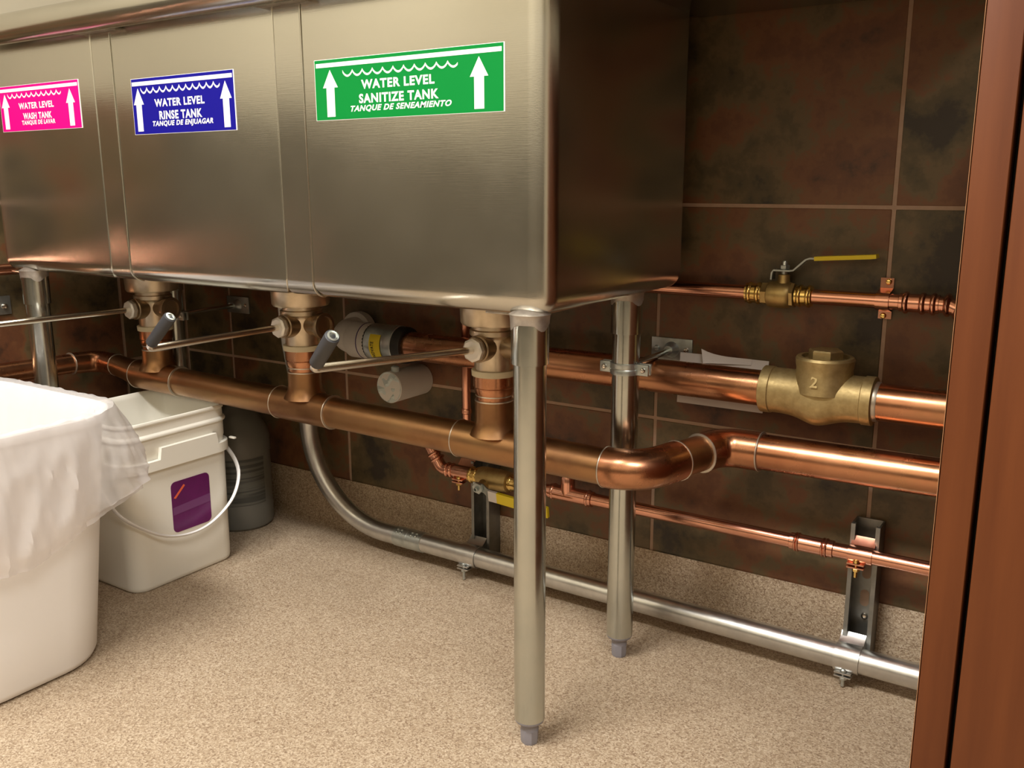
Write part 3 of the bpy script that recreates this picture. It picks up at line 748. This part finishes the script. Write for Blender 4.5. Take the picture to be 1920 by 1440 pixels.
def clamp(xc, yc, zc, r, wdt, band, boltm, label, bx, ear=True, bl=0.026):
    t = thing('pipe_clamp', label, 'clamp', (xc, yc, zc))
    arc = [PI * 0.5 - 0.5 + (PI + 0.55) * k / 20 for k in range(21)]
    inn = [(yc - 0 + r * math.cos(a), zc + r * math.sin(a)) for a in arc]
    # shoulders into the channel
    inn = [(0.412, zc + r + 0.008), (0.4075, zc + r + 0.003)] + inn
    R = []
    for x in (xc - wdt / 2, xc + wdt / 2):
        R.append([(x, y, z) for y, z in inn] + [(x, y + (yc - y) * -0.0018 / r if True else y, z + (z - zc) * 0.0018 / r) for y, z in reversed(inn)])
    m = MB(); m.rings(R); m.build('clamp_band', band, t)
    ye = yc - r * 0.62; ze = zc - r * 0.80
    m = MB(); m.box(bx - 0.013, bx + 0.012, ye - 0.0085, ye + 0.010, ze - 0.0030, ze - 0.0005, 0.0008); m.box(bx - 0.013, bx + 0.012, ye - 0.0085, ye + 0.008, ze - 0.0085, ze - 0.0060, 0.0008)
    m.build('clamp_ear', band, t)
    m = MB(); m.tube([(bx, ye - 0.003, ze + 0.007), (bx, ye - 0.003, ze + 0.0072 - bl)], 0.0026, 10); hexnut(m, (bx, ye - 0.003, ze - 0.013), (0, 0, 1), 0.0056, 0.0045); m.lathe([(0.0052, 0), (0.0052, 0.003), (0.003, 0.005)], (bx, ye - 0.003, ze), (0, 0, 1), 10)
    m.build('bolt', boltm, t)
    return t
clamp(0.3225, CY, cz(0.32), 0.0197, 0.036, M['conduit'], M['zinc'], 'steel clamp holding the conduit to the strut beside the cabinet', 0.320, bl=0.031)
clamp(-0.3780, CY, cz(-0.37), 0.0197, 0.036, M['conduit'], M['zinc'], 'steel clamp holding the conduit to the strut behind the front leg', -0.385, bl=0.036)
clamp(0.3265, LY, LZ, 0.0116, 0.034, M['copper_new'], M['brass'], 'copper clamp holding the thin water pipe at the strut beside the cabinet', 0.323, bl=0.030)
clamp(-0.4010, LY, LZ, 0.0116, 0.034, M['copper_new'], M['brass'], 'copper clamp holding the thin water pipe left of the lower ball valve', -0.404, bl=0.030)

# ------------------------------------------------------------------ conduit along the floor
cd = thing('conduit', 'grey steel conduit along the floor that bends up behind the drain line', 'conduit', (-0.1, CY, cz(0)))
cx0 = -0.800; Rb = 0.205
pth = [Vector((-0.495, CY, cz(-0.495))), Vector((cx0 + Rb, CY, cz(-0.56)))]
zc0 = cz(-0.56) + Rb
for k in range(1, 17):
    a = PI / 2 * k / 16
    pth.append(Vector((cx0 + Rb - Rb * math.sin(a), CY, zc0 - Rb * math.cos(a))))
pth.append(Vector((cx0, CY, 0.56)))
m = MB(); m.tube(pth, 0.0190, 32); m.build('bent_section', M['conduit'], cd)
seg('straight_section', (-0.492, CY, cz(-0.492)), (0.4955, CY, cz(0.4955)), 0.0190, 'conduit', cd, 32)
m = MB(); m.lathe([(0.0190, 0), (0.0203, 0.001), (0.0203, 0.032), (0.0207, 0.0325), (0.0207, 0.0345), (0.0203, 0.035), (0.0203, 0.070), (0.0190, 0.071)], (-0.562, CY, cz(-0.53)), (1, 0, -0.006), 32); cpn = m.build('conduit_coupling', M['zinc'], cd)
for dx in (0.010, 0.020, 0.047, 0.058):
    for an in (0.42, 0.78):
        screw(cpn, (-0.562 + dx, CY - 0.0198 * math.sin(an), cz(-0.53) + 0.0198 * math.cos(an)), (0, -math.sin(an), math.cos(an)), 0.0030, 'zinc')
m = MB(); m.lathe([(0.0190, 0), (0.0206, 0.001), (0.0206, 0.040), (0.019, 0.041)], (cx0, CY, 0.262), (0, 0, 1), 32); cpn = m.build('conduit_coupling', M['zinc'], cd)
screw(cpn, (cx0 - 0.014, CY - 0.014, 0.270), (-0.7, -0.7, 0), 0.003, 'chrome')
screw(cpn, (cx0 + 0.006, CY - 0.0195, 0.270), (0.2, -0.98, 0), 0.003, 'chrome')

# hanger bar behind the middle valve
hb = thing('hanger_bar', 'flat zinc hanger bar with a bolt hanging behind the middle drain valve', 'bracket', (-0.71, 0.225, 0.43))
m = MB(); pts = [(-0.737, 0.56), (-0.712, 0.56), (-0.700, 0.44), (-0.700, 0.385), (-0.717, 0.385), (-0.728, 0.44)]
m.rings([[(a, 0.262, b) for a, b in pts], [(a, 0.265, b) for a, b in pts]]); m.build('bar', M['zinc'], hb)
screw(hb, (-0.722, 0.262, 0.4955), (0, -1, 0), 0.0045, 'strut', 'bolt')

# ------------------------------------------------------------------ leg braces to the wall
def brace(lx, ly, z, label):
    t = thing('leg_brace', label, 'bracket', (lx, ly, z))
    R = []
    m = MB(); m.lathe([(0.0207, -0.0085), (0.0232, -0.0085), (0.0238, -0.002), (0.0228, 0.0), (0.0238, 0.002), (0.0232, 0.0085), (0.0207, 0.0085)], (lx, ly, z), (0, 0, 1), 36)
    m.build('split_ring', M['zinc'], t)
    for s_ in (-1, 1):
        m = MB(); m.box(lx + s_ * 0.0215 - 0.0 if s_ > 0 else lx - 0.040, lx + 0.040 if s_ > 0 else lx - 0.0215, ly - 0.0075, ly - 0.002, z - 0.0085, z + 0.0085, 0.0012)
        m.box(lx + 0.0215 if s_ > 0 else lx - 0.040, lx + 0.040 if s_ > 0 else lx - 0.0215, ly + 0.002, ly + 0.0075, z - 0.0085, z + 0.0085, 0.0012)
        ear = m.build('ring_ear', M['zinc'], t)
        screw(ear, (lx + s_ * 0.032, ly - 0.0075, z), (0, -1, 0), 0.0042, 'chrome')
    m = MB(); m.tube([(lx, ly + 0.021, z), (lx, 0.446, z + 0.002)], 0.0050, 14); m.build('threaded_rod', M['galv'], t)
    m = MB(); m.box(lx - 0.036, lx + 0.036, 0.4455, 0.4495, z - 0.016, z + 0.021, 0.0008)
    pl = m.build('wall_plate', M['zinc'], t)
    m = MB(); m.lathe([(0.0135, 0), (0.012, 0.004), (0.0085, 0.009), (0.0078, 0.014)], (lx, 0.4455, z + 0.002), (0, -1, 0), 24); m.build('rod_boss', M['zinc'], pl)
    screw(pl, (lx - 0.026, 0.4455, z + 0.003), (0, -1, 0), 0.0045, 'zinc'); screw(pl, (lx + 0.026, 0.4455, z + 0.003), (0, -1, 0), 0.0045, 'chrome')
brace(LEGS[1][0], LEGS[1][1], 0.4715, 'zinc ring brace tying the back right leg to the wall')
brace(LEGS[3][0], LEGS[3][1], 0.4715, 'dark zinc ring brace tying the back left leg to the wall')
wp = thing('wall_bracket', 'zinc plate with a bolt on the left wall at the photo edge', 'bracket', (WX, 0.03, 0.507))
m = MB(); m.box(WX, WX + 0.004, -0.05, 0.036, 0.488, 0.525, 0.0008); pl = m.build('wall_plate', M['zinc'], wp)
screw(pl, (WX + 0.004, 0.023, 0.505), (1, 0, 0), 0.006, 'chrome'); m = MB(); m.lathe([(0.014, 0), (0.0125, 0.004), (0.008, 0.012)], (WX + 0.004, -0.007, 0.507), (1, 0, 0), 20); m.build('rod_boss', M['zinc'], pl)

# ------------------------------------------------------------------ card tucked behind the pipe
cdt = thing('card_tag', 'white paper card tucked between the upper copper pipe and the wall', 'card', (0.09, 0.42, 0.43))
ytop, ybot = 0.4290, 0.4165
m = MB()
def cardf(a, b): return Vector((a, ybot + (ytop - ybot) * (b - 0.392) / 0.083, b))
cpts = [(0.019, 0.394), (0.161, 0.394), (0.163, 0.474), (0.017, 0.474)]
m.rings([[cardf(a, b) for a, b in cpts], [cardf(a, b) + Vector((0, 0.0006, 0)) for a, b in cpts]]); m.build('sheet', M['paper'], cdt)
m = MB(); R = []
for k in range(9):
    s_ = k / 8; x = 0.056 + 0.080 * s_
    lift = 0.012 * (1 - s_) ** 2
    zl_ = 0.463 + 0.002 * s_; zu = 0.4745 + 0.010 * (1 - s_) ** 4
    R.append([(x + 0.006 * (1 - s_), 0.4262 - lift, zl_ - 0.000), (x, 0.4275 - lift * 0.6, zu), (x, 0.4279 - lift * 0.6, zu), (x + 0.006 * (1 - s_), 0.4266 - lift, zl_)])
m.rings(R); m.build('curled_flap', M['paper'], cdt)

# ------------------------------------------------------------------ pail
pail = thing('pail', 'square ivory plastic pail with a purple label under the drain line', 'pail', (-0.957, 0.098, 0))
pcx, pcy = -0.956, 0.100
def prr(ins, r=0.034): return rrect(pcx, pcy, 0.1150 + ins, 0.1180 + ins, r + ins, 7)
prof = [(-0.012, 0.001), (-0.008, 0.0), (-0.004, 0.003), (-0.0025, 0.010), (0.0, 0.228), (0.0, 0.258), (0.0012, 0.2595), (0.0012, 0.289), (0.0055, 0.2905), (0.0060, 0.2935), (0.0045, 0.2965), (0.0012, 0.2985),
        (0.0008, 0.3135), (0.0032, 0.3150), (0.0038, 0.3185), (0.0025, 0.3215), (0.0002, 0.3220), (-0.002, 0.3200), (-0.003, 0.310), (-0.004, 0.02)]
m = MB(); m.rings([[(x, y, z) for x, y in prr(i)] for i, z in prof], True, True, True); m.build('pail_body', M['pail'], pail, None, 50)
# notched skirt around the upper body
R0 = prr(0.0085, 0.036); n0 = len(R0)
def sk_top(x, y):
    if x > pcx + 0.10: return 0.2705 if 0.052 < y < 0.178 else 0.2490
    if y < pcy - 0.10: return 0.2705 if pcx - 0.055 < x < pcx + 0.055 else 0.2490
    return 0.2490
dense = []
for i in range(n0):
    a, b = Vector((*R0[i], 0)), Vector((*R0[(i + 1) % n0], 0)); L = (b - a).length
    nn = max(1, int(L / 0.004))
    for k in range(nn):
        p = a.lerp(b, k / nn); dense.append((p.x, p.y))
inner = []
for x, y in dense:
    d = Vector((x - pcx, y - pcy)); inner.append((pcx + d.x * 0.935, pcy + d.y * 0.935))
m = MB()
m.rings([[(x, y, 0.231) for x, y in inner], [(x, y, 0.2300) for x, y in dense], [(x, y, sk_top(x, y) - 0.001) for x, y in dense],
         [(pcx + (x - pcx) * 0.99, pcy + (y - pcy) * 0.99, sk_top(x, y)) for x, y in dense], [(x, y, sk_top(x, y)) for x, y in inner]], True, False, False)
m.build('skirt', M['pail'], pail, None, 50)
m = MB(); FX = pcx + 0.1150
lp = rrect(0.1155, 0.1455, 0.0435, 0.0500, 0.010, 5)
xf = lambda z: FX - 0.0025 * (1 - (z - 0.01) / 0.218) + 0.0004
m.rings([[(xf(z) + 0.0006, y, z) for y, z in lp], [(xf(z) - 0.0004, y, z) for y, z in lp]]); lb = m.build('label', M['purple'], pail)
m = MB(); q = [(0.0765, 0.1645), (0.0805, 0.1625), (0.103, 0.1835), (0.100, 0.1865)]
m.rings([[(xf(z) + 0.0010, y, z) for y, z in q], [(xf(z), y, z) for y, z in q]]); m.build('orange_flash', M['orange'], lb)
m = MB(); q = [(0.0735, 0.131), (0.1585, 0.136), (0.1585, 0.152), (0.0735, 0.146)]
m.rings([[(xf(z) + 0.0009, y, z) for y, z in q], [(xf(z), y, z) for y, z in q]]); m.build('pale_band', M['purple_lite'], lb)
hp = smooth_path([(pcx, 0.230, 0.248), (-0.925, 0.236, 0.240), (-0.875, 0.238, 0.215), (-0.838, 0.229, 0.178), (-0.824, 0.200, 0.135), (-0.819, 0.150, 0.105), (-0.818, 0.100, 0.095), (-0.820, 0.045, 0.104), (-0.828, 0.0, 0.130), (-0.850, -0.034, 0.165), (-0.895, -0.037, 0.208), (pcx, -0.030, 0.248)], 6)
m = MB(); m.tube(hp, 0.0031, 12, True, (1.7, 0.8)); m.build('bail_handle', M['bin'], pail)
m = MB(); m.lathe([(0.007, 0), (0.007, 0.012), (0.005, 0.014)], (pcx, 0.2265, 0.248), (0, 1, 0), 14); m.lathe([(0.007, 0), (0.007, 0.012), (0.005, 0.014)], (pcx, -0.0265, 0.248), (0, -1, 0), 14); m.box(pcx + 0.115, pcx + 0.131, 0.213, 0.219, 0.250, 0.254, 0.0012); m.build('handle_boss', M['pail'], pail)

# ------------------------------------------------------------------ jug behind the pail
jg = thing('jug', 'dusty grey translucent gallon jug standing behind the pail', 'jug', (-0.985, 0.352, 0))
jx, jy = -0.985, 0.352
m = MB(); m.lathe([(0.052, 0.001), (0.060, 0.0), (0.067, 0.006), (0.0695, 0.016), (0.0695, 0.055), (0.0685, 0.058), (0.0685, 0.165), (0.0695, 0.168), (0.0695, 0.198), (0.066, 0.215), (0.055, 0.238), (0.040, 0.258), (0.024, 0.268), (0.0215, 0.272), (0.0215, 0.284)], (jx, jy, 0), (0, 0, 1), 40)
m.build('jug_body', M['jug'], jg)
m = MB(); m.lathe([(0.0235, 0.280), (0.024, 0.282), (0.024, 0.298), (0.022, 0.300)], (jx, jy, 0), (0, 0, 1), 24); m.build('cap', M['bin'], jg)
mj, nt, b = new_mat('faded_jug_label')
nl, _ = noise_node(nt, 1.0, 2, 0.5, (6, 6, 190))
rl = ramp(nt, nl.outputs['Fac'], [(0.42, (0.055, 0.055, 0.048)), (0.55, (0.12, 0.118, 0.10))]); nt.links.new(rl.outputs[0], b.inputs['Base Color']); b.inputs['Roughness'].default_value = 0.5
m = MB(); R = []
for z in (0.060, 0.163):
    R.append([(jx + 0.0692 * math.cos(a), jy + 0.0692 * math.sin(a), z) for a in [-2.4 + 2.55 * k / 30 for k in range(31)]])
m.rings(R, False, False, False); m.build('label', mj, jg)

# ------------------------------------------------------------------ waste bin and its liner
bn = thing('waste_bin', 'tall white plastic waste bin in the left foreground', 'bin', (-0.87, -0.27, 0))
def binring(z, ins=0.0):
    s_ = z / 0.405
    xa, xb = -1.060 - 0.030 * s_, -0.688 + 0.030 * s_
    ya, yb = -0.430 - 0.028 * s_, -0.156 + 0.034 * s_
    return (xa + xb) / 2, (ya + yb) / 2, (xb - xa) / 2 - ins, (yb - ya) / 2 - ins
def bpts(z, ins=0.0, r=0.092, n=10):
    cx, cy, hx, hy = binring(z); return rrect(cx, cy, hx - ins, hy - ins, max(0.01, r - ins), n)
prof = [(0.022, 0.001), (0.012, 0.0), (0.004, 0.004), (0.0, 0.014), (0.0, 0.10), (0.0, 0.20), (0.0, 0.30), (0.0, 0.390), (-0.008, 0.391), (-0.010, 0.397), (-0.008, 0.404), (-0.002, 0.406), (0.002, 0.404), (0.003, 0.390), (0.003, 0.2), (0.004, 0.012)]
m = MB(); m.rings([[(x, y, z) for x, y in bpts(max(z, 0), i)] for i, z in prof]); m.build('bin_body', M['bin'], bn, None, 50)
NB = 34
def bag():
    m = MB()
    base = bpts(0.406, -0.012, 0.088, NB // 4)
    # resample densely
    P0 = [Vector((x, y)) for x, y in base]; cum = [0]
    for i in range(len(P0)): cum.append(cum[-1] + (P0[(i + 1) % len(P0)] - P0[i]).length)
    N = 300; S = []
    for k in range(N):
        L = cum[-1] * k / N
        i = max(j for j in range(len(P0)) if cum[j] <= L)
        t = (L - cum[i]) / (cum[i + 1] - cum[i]); p = P0[i].lerp(P0[(i + 1) % len(P0)], t)
        tn = (P0[(i + 1) % len(P0)] - P0[i]).normalized()
        S.append((p, Vector((tn.y, -tn.x))))
    corner = Vector((-0.676, -0.132))
    prof = []  # (outward, z or fraction)
    inner = [(-0.066, 0.20), (-0.054, 0.26), (-0.042, 0.32), (-0.032, 0.37), (-0.022, 0.398)]
    R = []
    for o_, z in inner:
        R.append([(p.x + n.x * o_ + 0.006 * mn.noise(Vector((p.x * 30, p.y * 30, z * 12))), p.y + n.y * o_ + 0.006 * mn.noise(Vector((p.x * 30 + 9, p.y * 30, z * 12))), z) for p, n in S])
    R.append([(p.x - n.x * 0.006, p.y - n.y * 0.006, 0.4105 + 0.0035 * mn.noise(Vector((p.x * 55, p.y * 55, 3)))) for p, n in S])
    R.append([(p.x + n.x * 0.003, p.y + n.y * 0.003, 0.4085 + 0.003 * mn.noise(Vector((p.x * 55, p.y * 55, 5)))) for p, n in S])
    T = 22
    for j in range(1, T + 1):
        f = j / T; row = []
        for p, n in S:
            dc = (p - corner).length
            c = math.exp(-(dc / 0.062) ** 2)
            face = max(0, n.x) * 0.5
            hem = 0.262 + 0.012 * mn.noise(Vector((p.x * 14, p.y * 14, 1.7))) - 0.055 * max(0, min(1, (-0.12 - p.y) / 0.22)) * (1 if n.x > 0.3 else 0.4) + 0.016 * c
            z = 0.4085 + (hem - 0.4085) * f
            puff = 0.004 + 0.006 * f + 0.040 * c * (f ** 1.1) + 0.010 * math.sin(PI * min(1, f * 1.05)) * (0.6 + 0.9 * mn.noise(Vector((p.x * 22, p.y * 22, 4 + f))))
            q1 = Vector((p.x * 24 + z * 5, p.y * 24 - z * 6, z * 4.5)); q2 = Vector((p.x * 58 - z * 16, p.y * 58 + z * 10, z * 11 + 7))
            wr = 0.022 * (0.26 - abs(mn.noise(q1))) + 0.0085 * (0.25 - abs(mn.noise(q2))) + 0.0035 * (0.25 - abs(mn.noise(q2 * 2.1)))
            o_ = puff + wr * min(1, f * 3)
            if f > 0.95: o_ -= 0.006 + 0.01 * c
            dirn = n.copy()
            if c > 0.05: dirn = (n + Vector((0.45, -0.12)) * c * f).normalized()
            row.append((p.x + dirn.x * o_, p.y + dirn.y * o_, z))
        R.append(row)
    m.rings(R, True, False, False)
    return m
bl = bag().build('bin_liner', M['bag'], None, Vector((-0.87, -0.27, 0.40)), 45)
tag(bl, 'crumpled translucent white bag folded over the rim of the waste bin', 'bag')

# ------------------------------------------------------------------ cabinet on the right
cb = thing('cabinet', 'reddish cherry wood cabinet at the right edge of the photo', 'cabinet', (0.75, 0.14, 0))
CF = -0.162
m = MB(); m.box(0.4965, 0.5225, CF, 0.444, 0.0, 0.955, 0.0012); ep_ = m.build('end_panel', M['wood'], cb)
MB().box(0.4958, 0.49552, CF + 0.0005, CF + 0.02, 0.0, 0.955).build('edge_band', M['edge'], ep_)
m = MB(); m.box(0.5235, 1.10, CF + 0.024, 0.444, 0.0, 0.955); m.build('carcass', M['black'], cb)  # coloured near-black to stand for shade between end panel and door
m = MB(); m.box(0.5272, 1.095, CF - 0.002, CF + 0.019, 0.004, 0.945, 0.0015); dr = m.build('door', M['wood'], cb)
m = MB(); m.tube(fillet([(1.06, CF, 0.70), (1.06, CF - 0.03, 0.70), (1.06, CF - 0.03, 0.80), (1.06, CF, 0.80)], 0.008, 5), 0.005, 12); m.build('handle', M['chrome'], dr)
m = MB(); m.box(0.4965, 1.12, CF - 0.02, 0.444, 0.955, 0.99, 0.003); wt = m.build('worktop', M['paint'], cb)

# ------------------------------------------------------------------ groups of repeated things
GROUPS = {'level_sign': 'level signs on the sink bowls', 'strut_channel': 'strut channels on the wall', 'pipe_clamp': 'clamps on the struts',
          'leg_brace': 'braces of the back legs', 'ball_valve': 'brass ball valves on the water pipes', 'waste_pipe': 'thick copper pipes of the upper waste line', 'water_pipe': 'thin copper water pipes on the wall'}
for o in COL.objects:
    if o.parent is None and o.name.split('.')[0] in GROUPS:
        o['group'] = GROUPS[o.name.split('.')[0]]
